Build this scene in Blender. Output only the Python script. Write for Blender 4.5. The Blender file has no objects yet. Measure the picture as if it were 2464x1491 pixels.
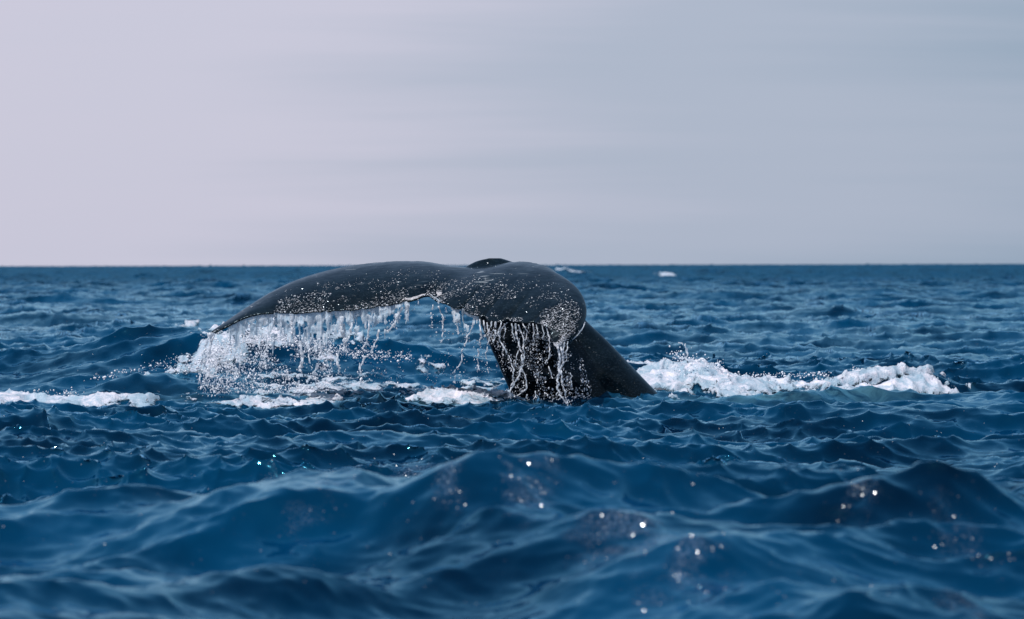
import bpy, math, random
import numpy as np
from mathutils import Vector

R = math.radians
rng = np.random.default_rng(7)
random.seed(7)

# ------------------------------------------------------------------ camera
scn = bpy.context.scene
CAMZ = 1.45
FOCAL = 135.0
K = 36.0 / FOCAL / 2464.0            # radians per pixel of the 2464 px wide view of the photograph
HV = 637.5                           # row of the horizon there

cd = bpy.data.cameras.new('camera')
cam = bpy.data.objects.new('camera', cd)
scn.collection.objects.link(cam)
cam.location = (0, 0, CAMZ)
cam.rotation_euler = (R(90) - math.atan((745.5 - HV) * K), 0, 0)
cam.rotation_euler.rotate_axis('Z', R(-0.13))
cd.lens = FOCAL
cd.sensor_width = 36
cd.clip_start = 0.5
cd.clip_end = 30000
cd.dof.use_dof = True
cd.dof.focus_distance = 40.0
cd.dof.aperture_fstop = 3.4
scn.camera = cam

# ------------------------------------------------------------------ light
SUN_EL, SUN_AZ = 60.0, -138.0          # azimuth measured from +Y (away from the camera) to +X
w = bpy.data.worlds.new('World')
scn.world = w
w.use_nodes = True
wt = w.node_tree
for n in list(wt.nodes):
    wt.nodes.remove(n)


class NT:
    """tiny node-tree writer"""
    def __init__(self, tree):
        self.t = tree

    def n(self, typ, ins=None, **props):
        nd = self.t.nodes.new(typ)
        for k, v in props.items():
            setattr(nd, k, v)
        for k, v in (ins or {}).items():
            s = nd.inputs[k]
            if isinstance(v, bpy.types.NodeSocket):
                self.t.links.new(v, s)
            else:
                s.default_value = v
        return nd

    def math(self, op, a, b=0.0, c=0.0, clamp=False):
        nd = self.n('ShaderNodeMath', {0: a, 1: b, 2: c}, operation=op)
        nd.use_clamp = clamp
        return nd.outputs[0]

    def vmath(self, op, a, b=(0, 0, 0)):
        nd = self.n('ShaderNodeVectorMath', {0: a, 1: b}, operation=op)
        return nd.outputs[0]

    def scale(self, a, f):
        nd = self.n('ShaderNodeVectorMath', {0: a}, operation='SCALE')
        if isinstance(f, bpy.types.NodeSocket):
            self.t.links.new(f, nd.inputs['Scale'])
        else:
            nd.inputs['Scale'].default_value = f
        return nd.outputs[0]

    def mix(self, f, a, b):
        nd = self.n('ShaderNodeMix', data_type='RGBA')
        for s, v in ((nd.inputs[0], f), (nd.inputs[6], a), (nd.inputs[7], b)):
            if isinstance(v, bpy.types.NodeSocket):
                self.t.links.new(v, s)
            else:
                s.default_value = v
        return nd.outputs[2]

    def rng(self, v, a, b, c=0.0, d=1.0, smooth=False):
        nd = self.n('ShaderNodeMapRange', {0: v, 1: a, 2: b, 3: c, 4: d})
        nd.clamp = True
        if smooth:
            nd.interpolation_type = 'SMOOTHSTEP'
        return nd.outputs[0]

    def noise(self, vec, scale, detail=3.0, rough=0.5, dist=0.0):
        return self.n('ShaderNodeTexNoise', {'Vector': vec, 'Scale': scale, 'Detail': detail,
                                             'Roughness': rough, 'Distortion': dist})


N = NT(wt)
tc = N.n('ShaderNodeTexCoord').outputs['Generated']
sep = N.n('ShaderNodeSeparateXYZ', {0: tc})
sx, sy, sz = sep.outputs
sky = N.n('ShaderNodeTexSky', sky_type='NISHITA', sun_disc=False, sun_elevation=R(SUN_EL),
          sun_rotation=R(SUN_AZ), air_density=1.0, dust_density=1.5, ozone_density=2.0)
# high veil of thin cloud: lilac on the sunny (left) side, blue grey to the right, streaked level
mp = N.n('ShaderNodeMapping', {0: tc, 1: (.3, 0, .17), 3: (.7, .7, 13.0)})
streak = N.noise(mp.outputs[0], 3.2, 4.0, 0.55, 0.3).outputs[0]
fine = N.noise(N.n('ShaderNodeMapping', {0: tc, 3: (2.0, 2.0, 40.0)}).outputs[0], 3.0, 3.0, 0.5).outputs[0]
side = N.math('ADD', N.math('MULTIPLY', sx, 1.0), N.math('MULTIPLY', N.math('SUBTRACT', streak, 0.5), 0.24))
side = N.math('SUBTRACT', side, N.math('MULTIPLY', sz, 0.55))
side = N.math('ADD', side, N.math('MULTIPLY', N.math('SUBTRACT', fine, 0.5), 0.05))
ramp = N.n('ShaderNodeValToRGB', {0: N.rng(side, -0.25, 0.19)})
cr = ramp.color_ramp
cr.interpolation = 'EASE'
cr.elements[0].position = 0.0
cr.elements[0].color = (0.63, 0.60, 0.725, 1)
cr.elements[1].position = 1.0
cr.elements[1].color = (0.295, 0.385, 0.505, 1)
e = cr.elements.new(0.35); e.color = (0.59, 0.585, 0.71, 1)
e = cr.elements.new(0.65); e.color = (0.42, 0.475, 0.595, 1)
veil = N.scale(N.mix(N.rng(sz, .12, .8), ramp.outputs[0], (.17, .37, .62, 1)), 10.0 / 1.4)
up = N.rng(sz, 0.10, 0.7, 0.95, 0.45, True)     # the veil thins towards the zenith
col = N.mix(up, sky.outputs[0], veil)
bg = N.n('ShaderNodeBackground', {0: col, 1: 0.14})
wo = N.n('ShaderNodeOutputWorld', {0: bg.outputs[0]})

sl = bpy.data.lights.new('sun', 'SUN')
sl.energy = 4.2
sl.angle = R(0.53)
sl.color = (1.0, 0.95, 0.93)
sun = bpy.data.objects.new('sun', sl)
scn.collection.objects.link(sun)
sd = Vector((math.sin(R(SUN_AZ)) * math.cos(R(SUN_EL)), math.cos(R(SUN_AZ)) * math.cos(R(SUN_EL)), math.sin(R(SUN_EL))))
sun.rotation_euler = sd.to_track_quat('Z', 'Y').to_euler()

vs = scn.view_settings
vs.view_transform = 'Standard'
vs.look = 'None'
vs.exposure = 0.0
vs.gamma = 1.0
vs.use_curve_mapping = False
scn.cycles.use_denoising = True
scn.cycles.max_bounces = 8
scn.cycles.transparent_max_bounces = 16
scn.cycles.caustics_reflective = False
scn.cycles.caustics_refractive = False
scn.cycles.sample_clamp_indirect = 3.0


# ------------------------------------------------------------------ helpers
def W(u, v, d):
    """a point d metres out that the photograph shows at column u, row v"""
    return np.array(((u - 1232.0) * K * d, d, CAMZ - (v - HV) * K * d))


def ground(u, v, z=0.0):
    """the point of the level z that the photograph shows at column u, row v"""
    d = (CAMZ - z) / ((v - HV) * K)
    return (u - 1232.0) * K * d, d


def hash2(ix, iy, seed):
    n = (ix.astype(np.int64) * 374761393 + iy.astype(np.int64) * 668265263 + seed * 144665) & 0xFFFFFFFF
    n = ((n ^ (n >> 13)) * 1274126177) & 0xFFFFFFFF
    n = ((n ^ (n >> 16)) * 2246822519) & 0xFFFFFFFF
    return ((n ^ (n >> 15)) & 0xFFFFFF) / float(0xFFFFFF)


def vnoise(x, y, seed=0):
    x = np.asarray(x, float); y = np.asarray(y, float)
    x, y = np.broadcast_arrays(x, y)
    ix = np.floor(x); iy = np.floor(y)
    fx = x - ix; fy = y - iy
    fx = fx * fx * fx * (fx * (fx * 6 - 15) + 10); fy = fy * fy * fy * (fy * (fy * 6 - 15) + 10)
    ix = ix.astype(np.int64); iy = iy.astype(np.int64)
    a = hash2(ix, iy, seed); b = hash2(ix + 1, iy, seed)
    c = hash2(ix, iy + 1, seed); d = hash2(ix + 1, iy + 1, seed)
    return (a * (1 - fx) + b * fx) * (1 - fy) + (c * (1 - fx) + d * fx) * fy


def fbm(x, y, octaves=4, seed=0, gain=0.5):
    s = 0.0; a = 1.0; t = 0.0
    x = np.asarray(x, float); y = np.asarray(y, float)
    for o in range(octaves):
        s = s + a * vnoise(x, y, seed + o * 17); t += a; a *= gain
        x, y = 1.63 * x + 1.21 * y + 3.1, -1.21 * x + 1.63 * y + 7.7
    return s / t


def sstep(x, a, b):
    t = np.clip((x - a) / (b - a), 0, 1)
    return t * t * (3 - 2 * t)


def new_mesh(name, verts, faces, mat, smooth=True):
    me = bpy.data.meshes.new(name)
    verts = np.asarray(verts, dtype=np.float32)
    if isinstance(faces, np.ndarray):
        nf, k = faces.shape
        me.vertices.add(len(verts)); me.vertices.foreach_set('co', verts.ravel())
        me.loops.add(nf * k); me.loops.foreach_set('vertex_index', faces.astype(np.int32).ravel())
        me.polygons.add(nf)
        me.polygons.foreach_set('loop_start', np.arange(0, nf * k, k, dtype=np.int32))
        me.update(calc_edges=True)
    else:
        me.from_pydata([tuple(map(float, p)) for p in verts], [], faces)
        me.update()
    if smooth:
        me.polygons.foreach_set('use_smooth', np.ones(len(me.polygons), dtype=bool))
    if mat:
        me.materials.append(mat)
    return me


def obj(name, me, parent=None, label=None, cat=None, group=None, kind=None):
    o = bpy.data.objects.new(name, me)
    scn.collection.objects.link(o)
    if parent:
        o.parent = parent
    if label: o['label'] = label
    if cat: o['category'] = cat
    if group: o['group'] = group
    if kind: o['kind'] = kind
    return o


def grid_faces(nr, nc, wrap=False):
    i = np.arange(nr - 1)[:, None]
    j = np.arange(nc if wrap else nc - 1)[None, :]
    j2 = (j + 1) % nc
    a = i * nc + j; b = i * nc + j2; c = (i + 1) * nc + j2; d = (i + 1) * nc + j
    return np.stack([a, b, c, d], -1).reshape(-1, 4)


def catmull(pts, n):
    """smooth curve(s) through rows of pts, n samples"""
    P = np.asarray(pts, float)
    m = len(P)
    t = np.linspace(0, m - 1, n)
    i = np.clip(np.floor(t).astype(int), 0, m - 2)
    f = (t - i)[:, None] if P.ndim == 2 else (t - i)[:, None, None]
    p0 = P[np.clip(i - 1, 0, m - 1)]; p1 = P[i]; p2 = P[i + 1]; p3 = P[np.clip(i + 2, 0, m - 1)]
    return 0.5 * (2 * p1 + (p2 - p0) * f + (2 * p0 - 5 * p1 + 4 * p2 - p3) * f ** 2 + (3 * p1 - p0 - 3 * p2 + p3) * f ** 3)


# ------------------------------------------------------------------ sea shape
def cascade(L, n, kmin, kmax, wdir, power, peak, rms, seed, back=0.25, expo=4.0):
    r = np.random.default_rng(seed)
    f = np.fft.fftfreq(n, d=L / n) * 2 * np.pi
    kx, ky = np.meshgrid(f, f, indexing='ij')
    k = np.hypot(kx, ky); k[0, 0] = 1e9
    ca = (kx * math.cos(wdir) + ky * math.sin(wdir)) / k
    P = np.exp(-(peak / k) ** 2) / k ** expo * (np.abs(ca) ** power + 0.05)
    P = np.where(ca < 0, P * back, P)
    P *= (k >= kmin) * np.clip((kmax - k) / (0.25 * kmax), 0, 1)
    S = np.sqrt(P) * (r.normal(size=(n, n)) + 1j * r.normal(size=(n, n)))
    h = np.fft.ifft2(S).real
    dx = np.fft.ifft2(-1j * kx / k * S).real
    dy = np.fft.ifft2(-1j * ky / k * S).real
    g = rms / h.std()
    return L, n, (h * g).astype(np.float32), (dx * g).astype(np.float32), (dy * g).astype(np.float32)


def sample(C, x, y, rot):
    L, n, h, dx, dy = C
    c, s = math.cos(rot), math.sin(rot)
    u = (c * x + s * y) / L * n; v = (-s * x + c * y) / L * n
    iu = np.floor(u).astype(np.int64); iv = np.floor(v).astype(np.int64)
    fu = (u - iu); fv = (v - iv)
    i0 = iu % n; i1 = (iu + 1) % n; j0 = iv % n; j1 = (iv + 1) % n
    def b(A):
        return (A[i0, j0] * (1 - fu) + A[i1, j0] * fu) * (1 - fv) + (A[i0, j1] * (1 - fu) + A[i1, j1] * fu) * fv
    H = b(h); X = b(dx); Y = b(dy)
    return H, c * X - s * Y, s * X + c * Y


WIND = R(-105)
SEA_A = cascade(233.0, 1024, 2 * math.pi / 26.0, 2 * math.pi / 2.2, WIND, 3.0, 0.75, 0.095, 11)
SEA_B = cascade(61.0, 1024, 2 * math.pi / 2.2, 2 * math.pi / 0.5, WIND, 3.0, 0.1, 0.044, 23, 0.4, 3.3)
SEA_C = cascade(13.0, 1024, 2 * math.pi / 0.5, 2 * math.pi / 0.09, WIND, 1.6, 0.1, 0.0155, 5, 0.5, 3.8)


def crest(x, y, pts, wf, wb):
    """a wave along a line of (x, y, height): gaussian in front (wf) and behind (wb)"""
    best = np.zeros_like(x)
    for (a, b) in zip(pts[:-1], pts[1:]):
        ax, ay, ah = a; bx, by, bh = b
        ux, uy = bx - ax, by - ay
        L2 = ux * ux + uy * uy
        t = ((x - ax) * ux + (y - ay) * uy) / L2
        tcl = np.clip(t, 0, 1)
        px = ax + ux * tcl; py = ay + uy * tcl
        ex = x - px; ey = y - py
        dist = np.hypot(ex, ey)
        cross = ux * (y - ay) - uy * (x - ax)
        q = np.clip((cross / math.sqrt(L2)) / (dist + .05), -1, 1) * (1 if ux > 0 else -1)   # +1 behind, -1 in front
        wd = wf + (wb - wf) * (.5 + .5 * q)
        tt = tcl * tcl * (3 - 2 * tcl)
        best = np.maximum(best, (ah + (bh - ah) * tt) * np.exp(-(dist / wd) ** 2))
    return best


def wu(u, d):
    return (u - 1232.0) * K * d


CRESTS = [
    ([(wu(-300, 39.4), 39.4, .10), (wu(60, 39.4), 39.4, .13), (wu(220, 39.4), 39.4, .10), (wu(390, 39.4), 39.4, .01)], .5, .8),
    # water heaped up along the wake
    ([(wu(1480, 43), 43.0, .02), (wu(1640, 43), 43.0, .12), (wu(1700, 43), 43.0, .15), (wu(1860, 43), 43.0, .08), (wu(2120, 43), 43.3, .17), (wu(2260, 43), 43.3, .02)], .75, 1.1),
    # the hump of water heaved up behind the left fluke
    ([(wu(-150, 44.5), 44.5, .04), (wu(230, 45), 45., .16), (wu(430, 45.5), 45.5, .38), (wu(600, 45.5), 45.5, .68),
      (wu(720, 45.5), 45.5, .55), (wu(860, 45.5), 45.5, .36), (wu(1000, 45.5), 45.5, .33), (wu(1250, 45.5), 45.5, .10)], 1.9, 4.0),
    # small dark wave left in front of the foam
    ([(wu(60, 41.5), 42.5, .0), (wu(200, 42), 42.1, .16), (wu(310, 42), 42.0, .24), (wu(400, 42), 41.8, .12), (wu(480, 42), 41.5, .0)], .7, .9),
    # foreground swell: its peak left of centre, then a shoulder running down to the right
    ([(wu(u, d), d, h) for u, d, h in ((-300, 20.4, .14), (300, 19.8, .22), (640, 19.4, .34), (830, 19.2, .40), (1000, 19.0, .38), (1180, 18.8, .54), (1290, 18.4, .28),
                                       (1500, 17.4, .30), (1700, 16.5, .28), (1850, 15.6, .22), (2100, 14.6, .05))], .75, 1.0),
    ([(wu(u, d), d, h) for u, d, h in ((1900, 18.6, .05), (2050, 18.4, .34), (2150, 18.3, .44), (2250, 18.0, .32), (2464, 17.4, .17), (2800, 17.0, .1))], .8, 1.0),
    ([(wu(u, d), d, h) for u, d, h in ((1300, 21.2, .05), (1450, 21.2, .20), (1900, 21.2, .27), (2200, 21.4, .20), (2800, 21.4, .2))], 1.1, 1.3),
    ([(wu(u, d), d, h) for u, d, h in ((-300, 15.6, .22), (100, 15.4, .20), (480, 16.3, .12), (800, 17.0, .02))], .7, 1.2),
]
TROUGHS = [([(-8, 25.5, .24), (0, 25.0, .28), (8, 25.0, .24)], 3.2, 3.2)]


def sea_pos(x, y):
    x = np.asarray(x, float); y = np.asarray(y, float)
    r = np.hypot(x, y)
    H = np.zeros_like(x)
    for pts, wf, wb in CRESTS:
        H = H + crest(x, y, pts, wf, wb)
    for pts, wf, wb in TROUGHS:
        H = H - crest(x, y, pts, wf, wb)
    a, ax, ay = sample(SEA_A, x, y, 0.0)
    b, bx, by = sample(SEA_B, x, y, 0.5)
    c, cx, cy = sample(SEA_C, x, y, -0.7)
    # calmer long waves where the whale has pressed the sea flat
    wx = (x + 0.2) / 7.0; wy = (y - 42.0) / 5.0
    calm = 1 - 0.65 * np.exp(-(wx * wx + wy * wy) ** 1.5)
    near = 1 - 0.15 * sstep(24 - r, 0, 6)
    calm = calm * near
    swell = 0.8 + 0.9 * sstep(r, 60, 200) + .8 * sstep(r, 200, 600) + 2.4 * sstep(r, 600, 2000)
    a, ax, ay = (q * calm * swell for q in (a, ax, ay))
    # patches of livelier and calmer chop
    g = 0.62 + 0.75 * fbm(x / 5.0, y / 5.0, 2, 3)
    bb = g * (1 + .15 * sstep(24 - r, 0, 6))
    b, bx, by = (q * bb for q in (b, bx, by))
    cg = g * g * (1 - .35 * sstep(24 - r, 0, 6))
    c, cx, cy = (q * cg for q in (c, cx, cy))
    lam = .85
    X = x - 1.1 * ax - lam * bx * 1.1 - 1.25 * cx
    Y = y - 1.1 * ay - lam * by * 1.1 - 1.25 * cy
    return X, Y, H + a + b + c


# ------------------------------------------------------------------ materials
def new_mat(name):
    m = bpy.data.materials.new(name)
    m.use_nodes = True
    for n in list(m.node_tree.nodes):
        m.node_tree.nodes.remove(n)
    return m, NT(m.node_tree)


# sea water
m_sea, N = new_mat('sea_water')
geo = N.n('ShaderNodeNewGeometry')
pos = geo.outputs['Position']; nrm = geo.outputs['Normal']
lod = N.n('ShaderNodeAttribute', attribute_name='open_water').outputs['Fac']      # slope lost to the mesh's spacing
aer = N.n('ShaderNodeAttribute', attribute_name='aerated').outputs['Fac']
n1 = N.noise(N.n('ShaderNodeMapping', {0: pos, 3: (1.0, .75, 1)}).outputs[0], 9.0, 4.0, 0.6, 0.4).outputs[1]
n2 = N.noise(pos, 2.2, 5.0, 0.62, 0.3).outputs[1]
n3 = N.noise(N.n('ShaderNodeMapping', {0: pos, 3: (1.0, .8, 1)}).outputs[0], 38.0, 2.0, 0.5, 0.3).outputs[1]
s1 = N.vmath('SUBTRACT', n1, (.5, .5, .5))
s2 = N.vmath('SUBTRACT', n2, (.5, .5, .5))
s3 = N.vmath('SUBTRACT', n3, (.5, .5, .5))
s1 = N.scale(s1, 0.13)
s3 = N.scale(s3, 0.07)
s2 = N.scale(s2, N.math('MULTIPLY', lod, 2.3))
s5 = N.scale(N.vmath('SUBTRACT', N.noise(N.n('ShaderNodeMapping', {0: pos, 3: (1, .35, 1)}).outputs[0], .22, 4.0, .6).outputs[1], (.5, .5, .5)), N.math('MULTIPLY', lod, .9))
tot = N.vmath('ADD', N.vmath('ADD', N.vmath('ADD', s1, s2), s3), s5)
tot = N.vmath('MULTIPLY', tot, (1, 1, 0))
nn = N.vmath('NORMALIZE', N.vmath('ADD', nrm, tot))
body = N.mix(N.rng(N.noise(pos, .5, 3).outputs[0], .38, .62), (.0001, .0045, .014, 1), (.0001, .023, .058, 1))
aer = N.math('MULTIPLY', aer, N.rng(N.noise(pos, 3.5, 5.0, .65, 1.0).outputs[0], .38, .66, .1, 1.0))
body = N.mix(aer, body, (.13, .34, .42, 1))
frn = N.n('ShaderNodeFresnel', {0: 1.37, 1: nn}).outputs[0]
gtint = N.mix(N.rng(frn, .08, .60), (.14, .68, 1.0, 1), N.mix(lod, (.46, .84, 1.0, 1), (.17, .60, .90, 1)))
df = N.n('ShaderNodeBsdfDiffuse', {0: body, 2: nn})
gl = N.n('ShaderNodeBsdfGlossy', {0: gtint, 'Roughness': N.math('ADD', 0.06, N.math('MULTIPLY', lod, .10)), 'Normal': nn})
fr = N.math('MULTIPLY', N.n('ShaderNodeFresnel', {0: 1.37, 1: nn}).outputs[0], N.math('SUBTRACT', 1.0, N.math('MULTIPLY', lod, .62)))
ms0 = N.n('ShaderNodeMixShader', {0: fr, 1: df.outputs[0], 2: gl.outputs[0]})
# tiny mirror facets added in set patches, tilted at random to give sun glints
vc = N.n('ShaderNodeTexVoronoi', {'Vector': pos, 'Scale': 105.0})
tv = N.scale(N.vmath('SUBTRACT', vc.outputs['Color'], (.5, .5, .5)), 2.8)
ng = N.vmath('NORMALIZE', N.vmath('ADD', nn, tv))
glint_w = N.n('ShaderNodeAttribute', attribute_name='glint_facets').outputs['Fac']
cat = N.math('MULTIPLY', N.math('MULTIPLY', N.math('ADD', glint_w, .02), N.rng(N.noise(pos, 5.0, 2.0, .6).outputs[0], .42, .60)), N.rng(vc.outputs['Distance'], .32, .55, 1, 0))
gg = N.n('ShaderNodeBsdfGlossy', {0: (.9, .97, 1, 1), 'Roughness': .19, 'Normal': ng})
ms = N.n('ShaderNodeMixShader', {0: N.math('MULTIPLY', cat, N.math('SUBTRACT', .42, N.math('MULTIPLY', lod, .42))), 1: ms0.outputs[0], 2: gg.outputs[0]})
N.n('ShaderNodeOutputMaterial', {0: ms.outputs[0]})

# foam
m_foam, N = new_mat('sea_foam')
geo = N.n('ShaderNodeNewGeometry'); pos = geo.outputs['Position']
thin = N.n('ShaderNodeAttribute', attribute_name='thickness').outputs['Fac']
nz = N.noise(pos, 22.0, 5.0, .65).outputs[0]
bub = N.n('ShaderNodeTexVoronoi', {'Vector': pos, 'Scale': 60.0}).outputs[0]
pz = N.rng(N.noise(pos, 4.5, 6.0, .7, .6).outputs[0], .42, .62, .22, 1.0)
colr = N.mix(N.math('MULTIPLY', N.math('MULTIPLY', N.math('ADD', N.math('MULTIPLY', thin, .6), .4), pz), N.rng(nz, .3, .55, .55, 1.0), clamp=True), (.22, .38, .48, 1), (.82, .775, .83, 1))
hgt = N.math('ADD', N.math('MULTIPLY', nz, 1.0), N.math('MULTIPLY', bub, -.45))
bmp = N.n('ShaderNodeBump', {'Height': hgt, 'Strength': .6, 'Distance': .015})
pr = N.n('ShaderNodeBsdfPrincipled', {'Base Color': colr, 'Roughness': .30, 'IOR': 1.33, 'Normal': bmp.outputs[0]})
tl = N.n('ShaderNodeBsdfTranslucent', {0: colr})
mx = N.n('ShaderNodeMixShader', {0: .18, 1: pr.outputs[0], 2: tl.outputs[0]})
# lacy where it is thin: the water shows between the bubbles
lace = N.noise(N.n('ShaderNodeMapping', {0: pos, 3: (1, .6, 1.3)}).outputs[0], 9.0, 6.0, .72, .8).outputs[0]
al = N.rng(N.math('ADD', N.math('MULTIPLY', thin, 1.1), N.math('MULTIPLY', N.math('SUBTRACT', lace, .5), 3.2)), .18, .50)
tr = N.n('ShaderNodeBsdfTransparent')
ml = N.n('ShaderNodeMixShader', {0: al, 1: tr.outputs[0], 2: mx.outputs[0]})
N.n('ShaderNodeOutputMaterial', {0: ml.outputs[0]})


def water_mat(name, colr, white, clear, rough):
    m, N = new_mat(name)
    geo = N.n('ShaderNodeNewGeometry'); pos = geo.outputs['Position']
    nz = N.noise(N.n('ShaderNodeMapping', {0: pos, 3: (3.0, 3.0, .8)}).outputs[0], 14.0, 4.0, .6).outputs[0]
    bmp = N.n('ShaderNodeBump', {'Height': N.noise(pos, 60.0, 3.0, .6).outputs[0], 'Strength': .8, 'Distance': .012})
    c = N.mix(N.rng(nz, .35, .65), colr, white)
    pr = N.n('ShaderNodeBsdfPrincipled', {'Base Color': c, 'Roughness': rough, 'IOR': 1.333, 'Normal': bmp.outputs[0]})
    tl = N.n('ShaderNodeBsdfTranslucent', {'Color': c})
    m1 = N.n('ShaderNodeMixShader', {0: .45, 1: pr.outputs[0], 2: tl.outputs[0]})
    tr = N.n('ShaderNodeBsdfTransparent', {0: (.90, .96, 1, 1)})
    fac = N.rng(nz, .3, .7, clear + .18, max(clear - .12, 0))
    m2 = N.n('ShaderNodeMixShader', {0: fac, 1: m1.outputs[0], 2: tr.outputs[0]})
    N.n('ShaderNodeOutputMaterial', {0: m2.outputs[0]})
    return m


m_sheet = water_mat('falling_water_sheet', (.62, .78, .88, 1), (.92, .95, .98, 1), .26, .15)
m_strand = water_mat('falling_water_strand', (.75, .82, .88, 1), (.92, .93, .95, 1), .06, .12)
m_drop, N = new_mat('water_drops')
pr = N.n('ShaderNodeBsdfPrincipled', {'Base Color': (.90, .92, .95, 1), 'Roughness': .12, 'IOR': 1.333})
tl = N.n('ShaderNodeBsdfTranslucent', {0: (.92, .95, 1, 1)})
mx = N.n('ShaderNodeMixShader', {0: .3, 1: pr.outputs[0], 2: tl.outputs[0]})
N.n('ShaderNodeOutputMaterial', {0: mx.outputs[0]})

# whale skin
m_skin, N = new_mat('wet_whale_skin')
geo = N.n('ShaderNodeNewGeometry'); pos = geo.outputs['Position']; nrm0 = geo.outputs['Normal']
mott = N.noise(pos, 3.5, 5.0, .6).outputs[0]
grain = N.noise(N.n('ShaderNodeMapping', {0: pos, 2: (0, R(-24), 0), 3: (.35, 1.0, 2.4)}).outputs[0], 16.0, 4.0, .6, .2).outputs[0]
base = N.mix(N.rng(mott, .35, .7), (.0008, .0018, .0025, 1), (.0045, .009, .012, 1))
base = N.mix(N.rng(grain, .55, .8, 0, .6), base, (.022, .034, .040, 1))
# thin pale rake marks
scr = N.n('ShaderNodeTexNoise', {'Vector': N.n('ShaderNodeMapping', {0: pos, 2: (0, R(-20), 0), 3: (.18, 1.0, 9.0)}).outputs[0],
                                 'Scale': 6.5, 'Detail': 1.0}).outputs[0]
scr = N.math('MULTIPLY', N.math('MULTIPLY', N.rng(scr, .66, .70), N.rng(N.noise(pos, 1.6, 1).outputs[0], .52, .6)), N.rng(N.n('ShaderNodeSeparateXYZ', {0: pos}).outputs[2], 1.0, 1.1))
base = N.mix(N.math('MULTIPLY', scr, .75), base, (.25, .28, .29, 1))
# water standing on the skin in small beads: every bead a facet of its own tilt
P3 = N.n('ShaderNodeMapping', {0: pos, 2: (0, R(-20), 0), 3: (.55, 1, 1.15)}).outputs[0]
vc = N.n('ShaderNodeTexVoronoi', {'Vector': P3, 'Scale': 70.0, 'Randomness': 1.0})
vd = N.n('ShaderNodeTexVoronoi', {'Vector': P3, 'Scale': 160.0, 'Randomness': 1.0})
gate = N.rng(N.noise(pos, 5.5, 4.0, .6).outputs[0], .36, .62, .35, 1.0)
t1 = N.scale(N.vmath('SUBTRACT', vc.outputs['Color'], (.5, .5, .5)), N.math('MULTIPLY', gate, 2.0))
t2 = N.scale(N.vmath('SUBTRACT', vd.outputs['Color'], (.5, .5, .5)), N.math('MULTIPLY', gate, .5))
flow = N.scale(N.vmath('SUBTRACT', N.noise(P3, 18.0, 3.0).outputs[1], (.5, .5, .5)), .35)
nb = N.vmath('NORMALIZE', N.vmath('ADD', N.vmath('ADD', nrm0, flow), N.vmath('ADD', t1, t2)))
smooth = N.vmath('NORMALIZE', N.vmath('ADD', nrm0, N.scale(flow, .5)))
df = N.n('ShaderNodeBsdfDiffuse', {0: base, 2: smooth})
gs = N.n('ShaderNodeBsdfGlossy', {0: (.52, .68, .78, 1), 'Roughness': .18, 'Normal': smooth})
gb = N.n('ShaderNodeBsdfGlossy', {0: (.75, .85, .92, 1), 'Roughness': .15, 'Normal': nb})
fs = N.math('MULTIPLY', N.n('ShaderNodeFresnel', {0: 1.40, 1: smooth}).outputs[0], .75)
sk = N.n('ShaderNodeMixShader', {0: fs, 1: df.outputs[0], 2: gs.outputs[0]})
bw = N.math('MULTIPLY', N.rng(vc.outputs['Distance'], .20, .42, 1, 0), N.math('MULTIPLY', gate, .075))
sk2 = N.n('ShaderNodeMixShader', {0: bw, 1: sk.outputs[0], 2: gb.outputs[0]})
N.n('ShaderNodeOutputMaterial', {0: sk2.outputs[0]})

m_barn, N = new_mat('barnacle_white')
geo = N.n('ShaderNodeNewGeometry'); pos = geo.outputs['Position']
c = N.mix(N.rng(N.noise(pos, 40.0, 4.0).outputs[0], .4, .6), (.20, .21, .22, 1), (.55, .52, .52, 1))
bmp = N.n('ShaderNodeBump', {'Height': N.noise(pos, 70.0, 3.0).outputs[0], 'Strength': .8, 'Distance': .01})
pr = N.n('ShaderNodeBsdfPrincipled', {'Base Color': c, 'Roughness': .35, 'Normal': bmp.outputs[0]})
N.n('ShaderNodeOutputMaterial', {0: pr.outputs[0]})

# ------------------------------------------------------------------ sea
rs = [1.0, 2.5, 4.5, 7.0, 9.0]
r = 10.0
while r < 9000:
    rs.append(r)
    q = .003 if r < 14 else .0019 if r < 55 else .0036 if r < 300 else .009 if r < 2500 else .03
    r *= 1 + q
rs = np.array(rs)
fine_a = np.linspace(-R(10.5), R(10.5), 560)
coarse = np.concatenate([np.linspace(R(10.5), R(180), 60)[1:], np.linspace(-R(180), -R(10.5), 60)[1:-1]])
ang = np.concatenate([fine_a, coarse])
RR, AA = np.meshgrid(rs, ang, indexing='ij')
gx = RR * np.sin(AA); gy = RR * np.cos(AA)
X, Y, Z = sea_pos(gx, gy)
verts = np.stack([X, Y, Z], -1).reshape(-1, 3)
faces = grid_faces(len(rs), len(ang), wrap=True)
me = new_mesh('sea', verts, faces, m_sea)
lodv = (sstep(RR, 45, 400) * 0.85 + 0.0).astype(np.float32).ravel()
at = me.attributes.new('open_water', 'FLOAT', 'POINT'); at.data.foreach_set('value', lodv)
def seen_spot(u, v, near=50):
    """where along the line of sight at column u the sea surface shows at about row v"""
    yy = np.geomspace(near, 900, 6000)
    xx = (u - 1232) * K * yy
    X, Y, Z = sea_pos(xx, yy)
    row = HV + (CAMZ - Z) / Y / K
    top = np.minimum.accumulate(row)
    ok = row <= top + .3
    i = int(np.argmin(np.where(ok, abs(row - v), 1e9)))
    return xx[i], yy[i]


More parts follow.
